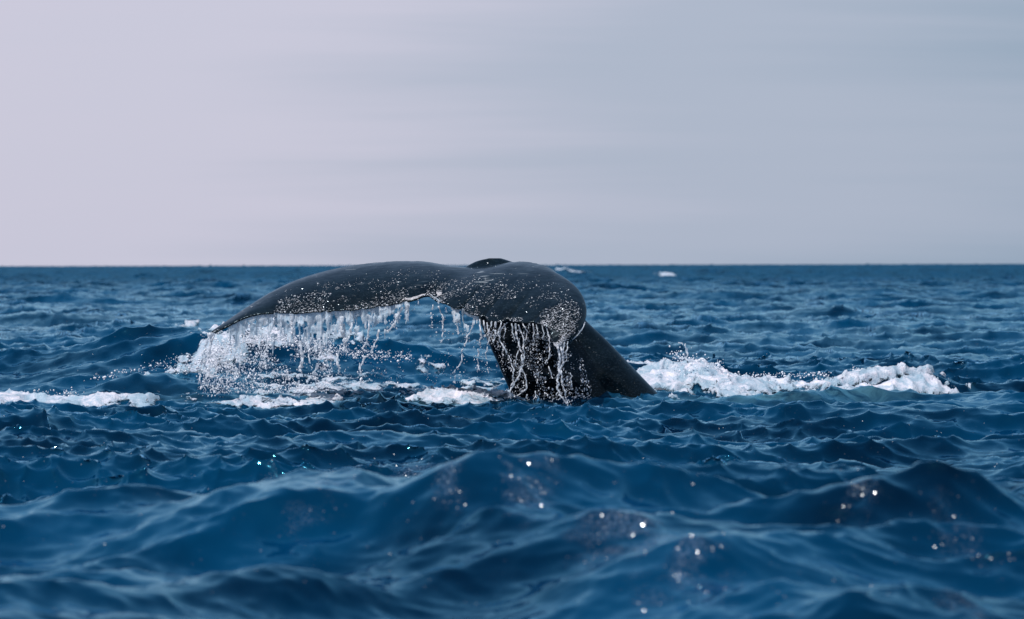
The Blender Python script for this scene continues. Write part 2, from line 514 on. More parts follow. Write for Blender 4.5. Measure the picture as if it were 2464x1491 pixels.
# patches of added glint facets, placed by hand on the brows of the near waves
glint_w = np.zeros_like(gx)
for (u, v, ru, rd, n_) in ((790, 1150, 70, 18, 1), (880, 1120, 60, 16, 1), (1000, 1130, 60, 20, 1.2), (1075, 1125, 40, 16, 1), (750, 1190, 60, 16, .6), (1270, 1195, 45, 24, 1), (1230, 1170, 20, 12, .8),
                           (1330, 1180, 30, 22, .8), (1400, 1290, 50, 20, .6), (1500, 1300, 60, 22, 1.2), (1570, 1285, 50, 16, 1.2), (1650, 1310, 45, 26, 1.2), (1670, 1370, 50, 26, .9),
                           (1550, 1400, 50, 20, .5), (1750, 1380, 30, 20, .6), (2030, 1172, 50, 10, 1), (2290, 1290, 45, 26, .7), (2300, 1450, 60, 26, .8), (640, 1125, 18, 10, .6), (1940, 1120, 50, 8, .3)):
    cx, cy = seen_spot(u, v, 9.5)
    X0, Y0, Z0 = sea_pos(np.array([cx]), np.array([cy]))
    rx = ru * K * cy
    ry = rd / 22 * .55
    glint_w += n_ * np.exp(-(((gx - cx) / rx) ** 2 + ((gy - cy) / ry) ** 2) ** 2)
at = me.attributes.new('glint_facets', 'FLOAT', 'POINT'); at.data.foreach_set('value', np.clip(glint_w, 0, 1.5).astype(np.float32).ravel())
# aerated, turquoise water under the wash
aerv = np.zeros_like(gx)
for (u, v, ru, rd, amp) in ((1780, 972, 1.1, .55, .75), (1900, 970, 1.2, .5, .35), (850, 965, 1.8, .6, .25), (1130, 980, .7, .3, .25), (230, 992, .9, .4, .3)):
    cx, cy = ground(u, v)
    aerv += amp * np.exp(-(((gx - cx) / ru) ** 2 + ((gy - cy) / rd) ** 2)) * (0.4 + 1.1 * fbm(gx * 3, gy * 3, 3, 9))
at = me.attributes.new('aerated', 'FLOAT', 'POINT'); at.data.foreach_set('value', np.clip(aerv, 0, 1).astype(np.float32).ravel())
obj('sea', me, label='deep blue choppy open sea running out to the horizon', kind='structure')


# ------------------------------------------------------------------ whale
def fluke_grid(ns=340):
    # centre station, then outwards. each: top (silhouette) u, v, d / trailing u, v, d / thickness
    left = [
        (1088, 645, 40.85, 1028, 711, 40.00, .17),
        (1010, 636, 41.00, 990, 722, 40.05, .15),
        (915, 640, 41.10, 905, 737, 40.15, .13),
        (815, 653, 41.15, 815, 747, 40.25, .12),
        (722, 677, 41.10, 730, 753, 40.35, .10),
        (650, 706, 41.00, 655, 752, 40.40, .085),
        (590, 741, 40.85, 590, 763, 40.42, .06),
        (543, 773, 40.65, 540, 787, 40.42, .04),
        (507, 797, 40.45, 509, 801, 40.40, .02),
    ]
    right = [
        (1165, 648, 40.70, 1070, 730, 39.80, .17),
        (1240, 643, 40.50, 1125, 753, 39.50, .18),
        (1300, 649, 40.25, 1185, 772, 39.25, .17),
        (1350, 666, 40.00, 1245, 777, 39.05, .15),
        (1386, 691, 39.70, 1295, 779, 38.90, .12),
        (1406, 722, 39.45, 1320, 788, 38.82, .10),
        (1411, 755, 39.20, 1326, 808, 38.76, .07),
        (1398, 792, 38.98, 1330, 822, 38.73, .04),
        (1372, 820, 38.82, 1335, 831, 38.72, .03),
        (1346, 835, 38.74, 1340, 836, 38.72, .015),
    ]
    st = list(reversed(left)) + right
    st = np.array(st, float)
    sp = catmull(st, ns)
    side = np.linspace(-len(left) + 1, len(right), ns)
    return sp, side


def make_whale():
    sp, side = fluke_grid()
    ns = len(sp)
    top = np.array([W(*p[:3]) for p in sp])
    tr = np.array([W(*p[3:6]) for p in sp])
    th = sp[:, 6]
    # ragged trailing edge and median notch
    s = np.cumsum(np.r_[0, np.linalg.norm(np.diff(tr, axis=0), axis=1)])
    rag = (fbm(s * 7, s * 0, 3, 41, .6) - .5) * .085 + (fbm(s * 26, s * 0 + 5, 2, 43) - .5) * .022
    for (c, wd, am) in ((2.13, .022, .05), (0.72, .025, .045), (1.25, .02, .04), (1.55, .03, -.03), (1.83, .02, .04), (2.95, .025, .055), (3.3, .02, .04), (3.62, .03, .05), (3.95, .02, .03)):
        rag += am * np.exp(-((s - c) / wd) ** 2)
    ch = top - tr
    ln = np.linalg.norm(ch, axis=1, keepdims=True) + 1e-6
    fade = np.clip(ln[:, 0] / .5, 0, 1)
    tr = tr + ch / ln * (rag * fade)[:, None]
    notch = np.exp(-((side - 0.0) / .22) ** 2)
    tr = tr + ch * (notch * .03)[:, None]
    # upper surface: lead > top > mid > trailing
    M = 30
    U = np.zeros((ns, M, 3))
    for i in range(ns):
        a = top[i]; b = tr[i]
        c = a - b
        L = np.linalg.norm(c)
        rightness = sstep(side[i], 1.5, 7.5)
        lead = a + c * .22 * (1 - rightness) + np.array([-.05 * rightness * L, .12 * min(1, L), -(.05 + .12 * rightness) * min(1, L)])
        # drops slowly at first, then steeper towards the trailing edge
        hx = np.array([1, 0, 0]); hy = np.array([0, 1, 0]); hz = np.array([0, 0, 1])
        m1 = a - c * (hx * .33 + hy * .42 + hz * .25)
        m2 = a - c * (hx * .67 + hy * .78 + hz * .60)
        m1 = m1 + np.array([.03, -.03, .02]) * rightness * min(1, L * 2); m2 = m2 + np.array([.03, -.04, .01]) * rightness * min(1, L * 2)
        ctrl = np.array([lead, a, m1, m2, b])
        U[i] = catmull(ctrl, M)
    # a shallow valley in the middle where the two flukes meet
    dS = np.gradient(U, axis=0); dC = np.gradient(U, axis=1)
    nn = np.cross(dS, dC)
    nn /= (np.linalg.norm(nn, axis=2, keepdims=True) + 1e-9)
    if nn[ns // 2, M // 2, 2] < 0:
        nn = -nn
    crease = np.exp(-((side - .35) / .45) ** 2)[:, None] * np.clip(np.linspace(-.2, 1.2, M), 0, 1)[None, :] * .035
    ridge = np.exp(-((side - 1.5) / .6) ** 2)[:, None] * np.clip(np.linspace(1.3, -.3, M), 0, 1)[None, :] * .02
    U = U - nn * (crease - ridge)[:, :, None]
    cpar = np.linspace(0, 1, M)
    prof = np.sqrt(np.clip(cpar, 0, 1)) * (1 - cpar) ** .8 * 1.9
    prof = np.clip(prof, 0, 1)
    t = th[:, None] * prof[None, :] + .012
    t[:, 0] = .004
    Lw = U - nn * t[:, :, None]
    ring = np.concatenate([U, Lw[:, ::-1]], axis=1)        # closed loop
    k = ring.shape[1]
    V = ring.reshape(-1, 3)
    F = [tuple(f) for f in grid_faces(ns, k, wrap=True)]
    F.append(tuple(range(k))[::-1])
    F.append(tuple((ns - 1) * k + j for j in range(k)))
    me = new_mesh('fluke_work', V, F, None)
    # tail stock
    ped = [
        (1176, 622, 1206, 622, 41.05, .03),
        (1140, 632, 1240, 634, 41.05, .10),
        (1112, 655, 1290, 662, 40.98, .17),
        (1122, 705, 1360, 712, 40.95, .24),
        (1152, 770, 1408, 770, 40.95, .30),
        (1178, 832, 1462, 822, 40.98, .36),
        (1208, 900, 1524, 887, 41.0, .42),
        (1238, 968, 1590, 955, 41.05, .48),
        (1268, 1040, 1668, 1030, 41.1, .54),
        (1300, 1120, 1750, 1110, 41.15, .58),
    ]
    ps = catmull(np.array(ped, float), 90)
    nr = 56
    V2 = []
    for (ul, vl, ur, vr, d, t) in ps:
        a = W(ul, vl, d); b = W(ur, vr, d + .1)
        c = (a + b) / 2; h = (b - a) / 2
        t = t * (1 + .06 * float(np.sin(vl / 23.0)) * (vl > 700))
        for j in range(nr):
            f = 2 * math.pi * j / nr
            cx = math.cos(f); sy = math.sin(f)
            # keeled section: sharper at both edges than an ellipse
            cxx = math.copysign(abs(cx) ** 1.0, cx)
            syy = math.copysign(abs(sy) ** 1.0, sy)
            V2.append(c + h * cxx + np.array([0, 1, 0]) * t * syy * (1 - .16 * math.exp(-((cx - .35) / .22) ** 2)))
    F2 = [tuple(f) for f in grid_faces(len(ps), nr, wrap=True)]
    F2.append(tuple(range(nr))[::-1])
    F2.append(tuple((len(ps) - 1) * nr + j for j in range(nr)))
    base = len(V)
    VV = np.concatenate([V, np.array(V2)])
    FF = F + [tuple(base + i for i in f) for f in F2]
    bpy.data.meshes.remove(me)
    me = new_mesh('humpback_whale', VV, FF, m_skin)
    o = obj('humpback_whale', me)
    import bmesh
    bm = bmesh.new(); bm.from_mesh(me)
    bmesh.ops.recalc_face_normals(bm, faces=bm.faces)
    bm.to_mesh(me); bm.free()
    md = o.modifiers.new('remesh', 'REMESH'); md.mode = 'VOXEL'; md.voxel_size = .011; md.use_smooth_shade = True
    md2 = o.modifiers.new('smooth', 'SMOOTH'); md2.factor = .5; md2.iterations = 2
    dg = bpy.context.evaluated_depsgraph_get()
    me2 = bpy.data.meshes.new_from_object(o.evaluated_get(dg))
    o.modifiers.clear()
    o.data = me2
    me2.name = 'humpback_whale'
    if not me2.materials:
        me2.materials.append(m_skin)
    me2.polygons.foreach_set('use_smooth', np.ones(len(me2.polygons), dtype=bool))
    o['label'] = 'black wet tail of a diving whale with drooping flukes rising out of the sea'
    o['category'] = 'whale'
    return o, tr, U, nn, s, side


whale, TR, FU, FN, FS, FSIDE = make_whale()


# pale barnacle scars beside the notch
def patch(name, i0, i1, c0, c1, hgt, seed, parent):
    ni, nc = 22, 14
    V = []
    for a in range(ni):
        for b in range(nc):
            fa = a / (ni - 1); fb = b / (nc - 1)
            i = i0 + (i1 - i0) * fa; c = c0 + (c1 - c0) * fb
            ii = int(i); cc = int(c)
            p = FU[ii, cc] * (1 - (i - ii)) + FU[ii + 1, cc] * (i - ii)
            p2 = FU[ii, min(cc + 1, 29)] * (1 - (i - ii)) + FU[ii + 1, min(cc + 1, 29)] * (i - ii)
            p = p * (1 - (c - cc)) + p2 * (c - cc)
            rr = math.hypot(fa * 2 - 1, fb * 2 - 1)
            k = max(0, 1 - rr ** 2 * (.8 + .5 * float(vnoise(fa * 4, fb * 4, seed))))
            V.append(p + FN[ii, cc] * (hgt * k ** .6 - .006))
    return obj(name, new_mesh(name, V, grid_faces(ni, nc), m_barn), parent)


ic = int(np.argmin(abs(FSIDE)))
patch('barnacle_scar', ic - 27, ic - 4, 26.6, 28.6, .012, 3, whale)
patch('barnacle_scar', ic + 3, ic + 9, 23.8, 26.0, .014, 4, whale)


# ------------------------------------------------------------------ foam
def foam(name, x0, x1, y0, y1, step, maskf, lift, lump, label, cat='foam', seed=0, ystep=None):
    """foam riding on the sea: where maskf > 0 it stands above the surface, elsewhere it is cut away"""
    ystep = ystep or step * 1.3
    xs = np.arange(x0, x1, step); ys = np.arange(y0, y1, ystep)
    gx, gy = np.meshgrid(xs, ys, indexing='xy')
    m = maskf(gx, gy)
    X, Y, Z = sea_pos(gx, gy)
    l1 = fbm(gx * 7, gy * 7, 4, seed + 1, .55)
    l2 = fbm(gx * 26, gy * 26, 3, seed + 2, .6)
    mm = np.clip(m, -1, 1.2)
    body = lift * sstep(m, 0, .6)
    if callable(lump):
        body = body + lump(gx, gy) * sstep(m, 0, .5)
        la = .04
    else:
        la = lump
    dz = np.clip(mm, -.2, .3) * .07 + body + (l1 - .45) * la * sstep(m, 0, .5) + (l2 - .5) * (.045 + la * .25) * sstep(m, 0, .35)
    Z = Z + dz
    X = X + (fbm(gx * 15, gy * 15, 2, seed + 5) - .5) * .05 * sstep(m, 0, .4)
    idx = -np.ones(gx.shape, dtype=np.int64)
    F = grid_faces(gx.shape[0], gx.shape[1])
    mf = m.ravel()[F].max(axis=1)
    F = F[mf > -.06]
    if len(F) == 0:
        return None
    used, inv = np.unique(F.ravel(), return_inverse=True)
    V = np.stack([X.ravel()[used], Y.ravel()[used], Z.ravel()[used]], -1)
    me = new_mesh(name, V, inv.reshape(-1, 4), m_foam)
    a = me.attributes.new('thickness', 'FLOAT', 'POINT')
    a.data.foreach_set('value', np.clip(sstep(m.ravel()[used], -.04, .55), 0, 1).astype(np.float32))
    return obj(name, me, label=label, cat=cat)


def blob(gx, gy, cx, cy, rx, ry, rot=0.0):
    c, s = math.cos(rot), math.sin(rot)
    ux = (gx - cx) * c + (gy - cy) * s; uy = -(gx - cx) * s + (gy - cy) * c
    return 1 - np.sqrt((ux / rx) ** 2 + (uy / ry) ** 2)


def gp(u, v, z=0.0):
    return ground(u, v, z)


# 1 the wake to the right of the tail stock
wk0 = wu(1560, 41.5); wk1 = wu(2300, 42.5)


def wake_mask(gx, gy):
    t = (gx - wk0) / (wk1 - wk0)
    cy = 42.3 + .35 * np.sin(t * 5.0) + .5 * t
    hw = 1.35 * np.clip(1 - .35 * t, .2, 1)
    e = 1 - np.abs(gy - cy) / hw
    ends = np.minimum(sstep(t, -.10, .04), 1 - sstep(t, .90, 1.02))
    n = fbm(gx * 1.3 + gy * .6, gy * 1.6 - gx * .5, 5, 71, .6) - .5
    n2 = fbm(gx * .9 + gy * .9, (gy - gx * .35) * 5.0, 4, 73, .6) - .5
    k = sstep(t, .42, .75)
    return (e * .75 + .05) * ends - (1 - ends) * .4 + n * 1.9 + n2 * 4.2 * k - .52 * k + (fbm(gx * 7, gy * 9, 3, 75, .6) - .5) * 1.3 - .02


def wake_lump(gx, gy):
    t = (gx - wk0) / (wk1 - wk0)
    big = .22 * np.exp(-((t - .20) / .045) ** 2 - ((gy - 42.8) / .30) ** 2)
    big += .10 * np.exp(-((t - .08) / .07) ** 2 - ((gy - 42.9) / .4) ** 2)
    far = .20 * np.exp(-((t - .77) / .13) ** 2 - ((gy - 43.2) / .55) ** 2)
    mid = .13 * np.exp(-((t - .45) / .25) ** 2 - ((gy - 43.1) / .5) ** 2)
    return .45 * (big + far + mid) * (.75 + .5 * fbm(gx * 5, gy * 5, 3, 77))


foam('wake_foam', wk0 - .6, wk1 + .3, 40.6, 44.8, .022, wake_mask, .05, wake_lump,
     'long bank of churned white foam to the right of the tail stock', seed=11, ystep=.03)


# 2 curl of foam behind the tail stock
def curl_mask(gx, gy):
    a = blob(gx, gy, wu(1565, 47.5), 47.6, .50, .9)
    b = blob(gx, gy, wu(1640, 46), 45.6, .5, .9)
    return np.maximum(a, b) * 1.0 + (fbm(gx * 2.2, gy * 2.0, 5, 91, .65) - .5) * 1.9 - .02


foam('curling_foam', wu(1480, 47), wu(1740, 47), 44.2, 48.2, .024, curl_mask, .08, .09,
     'small white curl of foam just behind the tail stock', seed=17)


# 3 foam streaks under the left fluke
def streak_mask(gx, gy):
    v = HV + CAMZ / (gy * K)
    u = 1232 + gx / (gy * K)
    n = fbm(gx * .9, gy * 2.4, 5, 101, .62) - .5
    n2 = fbm(gx * 2.5, gy * 7.0, 3, 107, .6) - .5
    core = np.exp(-((gy - 39.95) / .42) ** 2) * sstep(gx, wu(480, 40.5), wu(620, 40.5)) * (1 - sstep(gx, wu(1120, 40.5), wu(1270, 40.5)))
    wide = np.exp(-((gy - 41.9) / 1.6) ** 2) * sstep(gx, wu(560, 42), wu(800, 42)) * (1 - sstep(gx, wu(1210, 42), wu(1280, 42)))
    return -.52 + core * .96 + wide * .66 + n * 2.2 + n2 * 1.5


foam('foam_streaks', wu(420, 43), wu(1300, 43), 38.8, 44.6, .026, streak_mask, .004, .022,
     'ragged white foam streaks on the water below the dripping left fluke', seed=23, ystep=.03)


# 4 bright clump left of the tail stock
def clump_mask(gx, gy):
    a = blob(gx, gy, wu(1110, 39.8), 39.75, .55, .50)
    b = blob(gx, gy, wu(1170, 41), 41.0, .40, .9)
    return np.maximum(a, b * .4) * 1.2 + (fbm(gx * 2.6, gy * 3.0, 5, 111, .65) - .5) * 1.8 + .04


foam('foam_clump', wu(960, 40), wu(1270, 40), 38.8, 42.6, .02, clump_mask, .03, .05,
     'bright white foam clump on the water left of the tail stock', seed=29)


# 5 band of foam at the left edge
def band_mask(gx, gy):
    t = gx
    cy = 39.4 + (fbm(gx * .8, gx * 0, 2, 131) - .5) * .7
    e = 1 - np.abs(gy - cy) / .75
    ends = 1 - sstep(gx, wu(335, 39.4), wu(400, 39.4))
    return e * ends - (1 - ends) * .5 + (fbm(gx * 1.5, gy * 2.2, 5, 133, .6) - .5) * 2.4 + .16


foam('foam_band', wu(-260, 39.4), wu(430, 39.4), 37.8, 41.2, .026, band_mask, .05, .03,
     'smooth white band of foam at the left edge of the view', seed=37)


# 6 spray-torn crest of the hump behind the left fluke
def crest_mask(gx, gy):
    pts = [(wu(400, 42.9), 42.9), (wu(490, 43.8), 43.8), (wu(600, 44.9), 44.9), (wu(700, 45.3), 45.3), (wu(840, 45.2), 45.2), (wu(1000, 45.0), 45.0)]
    w = crest(gx, gy, [(p[0], p[1], a) for p, a in zip(pts, (.70, .95, 1.0, .72, .62, .35))], .62, .45)
    return w * 1.1 - .66 + (fbm(gx * 2.2, gy * 2.2, 5, 151, .68) - .5) * 1.9 + (fbm(gx * 9, gy * 9, 3, 155) - .5) * 1.0


foam('crest_foam', wu(330, 45), wu(1080, 45), 42.2, 46.6, .022, crest_mask, .03, .07,
     'torn white foam crest on the wave behind the left fluke', seed=43)

# 7 small whitecaps far off, and flecks nearer
caps = [(1368, 650, .55, 'broad whitecap near the horizon right of the tail'),
        (1608, 658, .35, 'small whitecap near the horizon at the middle of the right half'),
        (458, 774, .22, 'small white fleck of foam to the left of the fluke tip'),
        (420, 786, .20, 'faint fleck of foam left of the fluke tip, below the other one'),
        (2352, 712, 0, None),
        (1492, 652, 0, None),
        (590, 884, .1, None)]
for i, (u, v, wd, lab) in enumerate(caps[:6]):
    if not lab: continue
    cx, cy = seen_spot(u, v)
    wdm = wd * max(cy, 60) * .0075
    ry = max(.25, cy * .010)

    def cm(gx, gy, cx=cx, cy=cy, wdm=wdm, ry=ry, i=i):
        return blob(gx, gy, cx, cy, wdm * 1.3, ry * 1.5) + (fbm(gx * 2.0 / wdm, gy * 1.6 / ry, 3, 200 + i) - .5) * 1.0
    st = max(.02, wdm / 18)
    foam('whitecap', cx - wdm * 1.6, cx + wdm * 1.6, cy - ry * 2, cy + ry * 2, st, cm, .00012 * cy, .0002 * cy, lab, 'whitecap', 60 + i, ystep=ry / 9)
for o in scn.objects:
    if o.name.startswith('whitecap'):
        o['group'] = 'small whitecaps on the open sea'


# ------------------------------------------------------------------ drops
ICO = None


def ico():
    import bmesh
    bm = bmesh.new(); bmesh.ops.create_icosphere(bm, subdivisions=1, radius=1)
    V = np.array([v.co[:] for v in bm.verts]); F = np.array([[v.index for v in f.verts] for f in bm.faces])
    bm.free()
    return V, F


ICO = ico()


def drops(name, P, rad, label, cat, mat=None, seed=0, stretch=1.0):
    r = np.random.default_rng(seed)
    P = np.asarray(P); n = len(P)
    sc = np.stack([rad * r.uniform(.7, 1.3, n), rad * r.uniform(.7, 1.3, n), rad * r.uniform(.8, 1.0 + .9 * stretch, n)], -1)
    V = (ICO[0][None] * sc[:, None, :] + P[:, None, :]).reshape(-1, 3)
    F = (ICO[1][None] + (np.arange(n) * len(ICO[0]))[:, None, None]).reshape(-1, 3)
    me = new_mesh(name, V, F, mat or m_drop)
    return obj(name, me, label=label, cat=cat, kind='stuff')


def px_cloud(r, n, poly, d0, d1):
    """n random points in a quad of the photograph (corner columns/rows), d0..d1 metres out"""
    (u0, v0), (u1, v1), (u2, v2), (u3, v3) = poly
    a = r.uniform(0, 1, n); b = r.uniform(0, 1, n)
    u = (u0 * (1 - a) + u1 * a) * (1 - b) + (u3 * (1 - a) + u2 * a) * b
    v = (v0 * (1 - a) + v1 * a) * (1 - b) + (v3 * (1 - a) + v2 * a) * b
    d = r.uniform(d0, d1, n)
    return u, v, d, np.stack([(u - 1232) * K * d, d, CAMZ - (v - HV) * K * d], -1)


r = np.random.default_rng(51)
Ps = []; rad = []
for poly, n, d0, d1, rm, thr in (
        (((500, 800), (800, 815), (800, 945), (485, 945)), 5600, 39.6, 40.9, 1.1, .46),
        (((480, 800), (560, 800), (560, 955), (470, 955)), 500, 40.0, 41.0, 1.0, .3),
        (((760, 830), (1020, 850), (1060, 930), (760, 940)), 900, 40.0, 41.5, .85, .48),
        (((560, 780), (1000, 745), (1000, 850), (560, 850)), 400, 40.0, 41.0, .6, .45),
        (((1030, 745), (1170, 790), (1210, 930), (1040, 900)), 420, 39.3, 40.6, .8, .45)):
    u, v, d, P = px_cloud(r, n, poly, d0, d1)
    k = fbm(u / 38, v / 38, 3, 301) > thr + r.uniform(-.08, .08, n)
    Ps.append(P[k]); rad.append((.0018 + r.exponential(.0018, n)[k]).clip(0, .012) * rm)
drops('spray_droplets', np.concatenate(Ps), np.concatenate(rad), 'cloud of falling droplets under the left fluke', 'spray', seed=1)

Ps = []; rad = []
for poly, n, d0, d1, rm, thr in (
        (((1165, 790), (1340, 800), (1400, 960), (1240, 965)), 2100, 38.9, 39.9, .85, .45),
        (((1340, 840), (1400, 860), (1430, 960), (1370, 965)), 500, 38.7, 39.6, .75, .40)):
    u, v, d, P = px_cloud(r, n, poly, d0, d1)
    k = fbm(u / 22, v / 40, 3, 311) > thr + r.uniform(-.08, .08, n)
    Ps.append(P[k]); rad.append((.0020 + r.exponential(.0022, n)[k]).clip(0, .012) * rm)
drops('spray_droplets', np.concatenate(Ps), np.concatenate(rad), 'fine falling droplets in front of the black tail stock', 'spray', seed=2)

# spray thrown along the hump, and over the wake
Ps = []; rad = []
for (ua, va, ub, vb, sp, n) in ((405, 905, 520, 855, 9, 330), (500, 860, 620, 800, 16, 1100), (600, 800, 700, 815, 12, 650), (690, 815, 860, 852, 9, 420), (850, 852, 990, 858, 7, 240),
                                (210, 912, 330, 890, 5, 60), (330, 890, 460, 860, 8, 90), (0, 955, 190, 945, 7, 160), (150, 950, 280, 965, 7, 60)):
    t = r.uniform(0, 1, n)
    u = ua + (ub - ua) * t + r.normal(0, 5, n); v = va + (vb - va) * t + r.normal(0, sp, n)
    dd = 43.6 if va < 880 else 42.6
    if va > 940: dd = 41.3
    d = dd + r.normal(0, .12, n)
    Ps.append(np.stack([(u - 1232) * K * d, d, CAMZ - (v - HV) * K * d], -1)); rad.append((.0025 + r.exponential(.0032, n)).clip(0, .018))
drops('wave_spray', np.concatenate(Ps), np.concatenate(rad), 'white spray thrown up along the wave behind the left fluke', 'spray', seed=3, stretch=.2)

Ps = []; rad = []
for (ua, va, ub, vb, sp, n) in ((1560, 905, 1740, 880, 7, 300), (1740, 905, 2000, 905, 4, 160), (2050, 890, 2240, 930, 5, 220), (2230, 935, 2290, 950, 4, 60),
                                (1600, 860, 1700, 870, 8, 50), (1620, 845, 1650, 870, 8, 40)):
    t = r.uniform(0, 1, n)
    u = ua + (ub - ua) * t + r.normal(0, 5, n); v = va + (vb - va) * t + r.normal(0, sp, n)
    d = 43.0 + r.normal(0, .2, n)
    Ps.append(np.stack([(u - 1232) * K * d, d, CAMZ - (v - HV) * K * d], -1)); rad.append((.004 + r.exponential(.003, n)).clip(0, .016))
drops('wake_spray', np.concatenate(Ps), np.concatenate(rad), 'fine white spray leaping off the wake right of the tail stock', 'spray', seed=4, stretch=.2)


# ------------------------------------------------------------------ falling water
def tube(pts, rads, n=7):
    pts = np.asarray(pts); m = len(pts)
    V = []
    for i in range(m):
        t = pts[min(i + 1, m - 1)] - pts[max(i - 1, 0)]
        t = t / (np.linalg.norm(t) + 1e-9)
        a = np.cross(t, (0, 1, 0)); a /= np.linalg.norm(a) + 1e-9
        b = np.cross(t, a)
        for j in range(n):
            f = 2 * math.pi * j / n
            V.append(pts[i] + (a * math.cos(f) + b * math.sin(f) * .6) * rads[i])
    F = [tuple(f) for f in grid_faces(m, n, wrap=True)]
    F.append(tuple(range(n))[::-1]); F.append(tuple((m - 1) * n + j for j in range(n)))
    return V, F


def strand(parent, px, d, wpx=3.0, seed=0):
    """a wavering rope of water through photograph points px, breaking into beads as it falls"""
    rr = np.random.default_rng(seed)
    P = catmull(np.array(px, float), max(12, int(abs(px[-1][1] - px[0][1]) / 1.6)))
    n = len(P)
    t = np.linspace(0, 1, n)
    ph = seed * 7.3
    wig = (fbm(P[:, 1] / 9.0 + ph, t * 0 + ph, 3, seed) - .5) * 9.0 * np.clip(t * 3, 0, 1)
    u = P[:, 0] + wig
    nz = fbm(P[:, 1] / 5.0 + ph, t * 0 + 3 * ph, 3, seed + 9)
    rad = wpx * .5 * K * d * (.45 + 1.1 * nz) * (1.15 - .45 * t)
    alive = (nz > (.20 + .16 * t)) | (t < .25)
    pts = np.stack([(u - 1232) * K * d, d + (fbm(P[:, 1] / 12.0 + ph, t * 0, 2, seed + 5) - .5) * .06 + t * 0, CAMZ - (P[:, 1] - HV) * K * d], -1)
    V = []; F = []
    i = 0
    while i < n:
        if not alive[i]:
            i += 1; continue
        j = i
        while j + 1 < n and alive[j + 1]: j += 1
        if j - i >= 2:
            rd = rad[i:j + 1].copy()
            rd[0] *= .5 if i else 1.0; rd[-1] *= .3
            v, f = tube(pts[i:j + 1], rd)
            b = len(V); V += v; F += [tuple(b + q for q in g) for g in f]
        i = j + 1
    # beads shed beside it
    nb = int(6 + n * .45)
    for _ in range(nb):
        q = rr.integers(n // 4, n)
        c = pts[q] + np.array([rr.normal(0, 1) * (.008 + .018 * t[q]), rr.normal(0, .015), rr.normal(0, .01)])
        s = rr.uniform(.25, .8) * wpx * .5 * K * d
        b = len(V)
        V += [c + p * np.array([s, s, s * rr.uniform(.9, 1.8)]) for p in ICO[0]]
        F += [tuple(int(b + z) for z in g) for g in ICO[1]]
    me = new_mesh('strand', V, F, m_strand)
    return obj('strand', me, parent, kind='stuff')


def tr_at(u):
    """depth and row of the trailing edge at photograph column u"""
    uu = 1232 + TR[:, 0] / (TR[:, 1] * K); vv = HV + (CAMZ - TR[:, 2]) / (TR[:, 1] * K)
    i = int(np.argmin(abs(uu - u)))
    return TR[i, 1], vv[i]


def sheet(parent, u0, u1, drop, thr, seed, taper=.35, holes=1.0):
    """a torn film of water hanging from the trailing edge between columns u0 and u1"""
    nu = max(10, int((u1 - u0) / 1.1)); nv = max(16, int(drop / 1.3))
    us = np.linspace(u0, u1, nu)
    D = np.zeros(nu); V0 = np.zeros(nu)
    for i, u in enumerate(us):
        D[i], V0[i] = tr_at(u)
    a, b = np.meshgrid(np.linspace(0, 1, nu), np.linspace(0, 1, nv), indexing='ij')
    U = us[:, None] * np.ones((1, nv)); V = V0[:, None] - 1 + b * (drop + 1)
    U = U + (fbm(U / 20, V / 28, 3, seed + 2) - .5) * 12 * b
    d = D[:, None] + .03 + (fbm(U / 26, V / 40, 3, seed) - .5) * .10 * np.clip(b * 4, 0, 1)
    big = fbm(us / 24.0 + seed, us * 0 + seed, 2, seed + 4)
    fin = fbm(us / 6.5 + seed, us * 0 - seed, 3, seed + 5, .6)
    ridge = 1 - np.abs(2 * fin - 1) * 1.6
    length = np.clip(.22 + .75 * big + .6 * (ridge - .4), .12, 1.0)
    ends = np.clip(np.minimum(a[:, 0], 1 - a[:, 0]) / .08, .25, 1)
    length = (length * ends)[:, None]
    holes_ = fbm(U / 11.0, V / 24.0, 3, seed + 8, .5)
    keep = (length - b) * 2.0 + .5
    keep = np.minimum(keep, .5 + (holes_ - .43) * 3.0 + np.clip(.22 - b, 0, .2) * 8)
    thr = .5
    m = keep > thr
    X = (U - 1232) * K * d; Z = CAMZ - (V - HV) * K * d
    thick = np.clip((keep - thr) * .03, .001, .004)
    P1 = np.stack([X, d - thick, Z], -1).reshape(-1, 3); P2 = np.stack([X, d + thick, Z], -1).reshape(-1, 3)
    F = grid_faces(nu, nv)
    km = m.ravel()[F].sum(1) >= 3
    Fk = F[km]
    if len(Fk) < 3: return None
    n0 = len(P1)
    # rim faces
    E = {}
    for f in Fk:
        for x, y in ((f[0], f[1]), (f[1], f[2]), (f[2], f[3]), (f[3], f[0])):
            if (y, x) in E: del E[(y, x)]
            else: E[(x, y)] = 1
    rim = np.array([(x, y, y + n0, x + n0) for (x, y) in E])[:, ::-1]
    FF = np.concatenate([Fk, Fk[:, ::-1] + n0, rim])
    used, inv = np.unique(FF.ravel(), return_inverse=True)
    me = new_mesh('sheet', np.concatenate([P1, P2])[used], inv.reshape(-1, 4), m_sheet)
    return obj('sheet', me, parent)


def curtain(label, u, v, d):
    o = bpy.data.objects.new('water_curtain', None)
    scn.collection.objects.link(o)
    o['label'] = label; o['category'] = 'falling water'
    return o


def z1(x, y): return (471.2 + .271 * x, 592.4 + .271 * y)
def z2(x, y): return (976.1 + .271 * x, 592.4 + .271 * y)


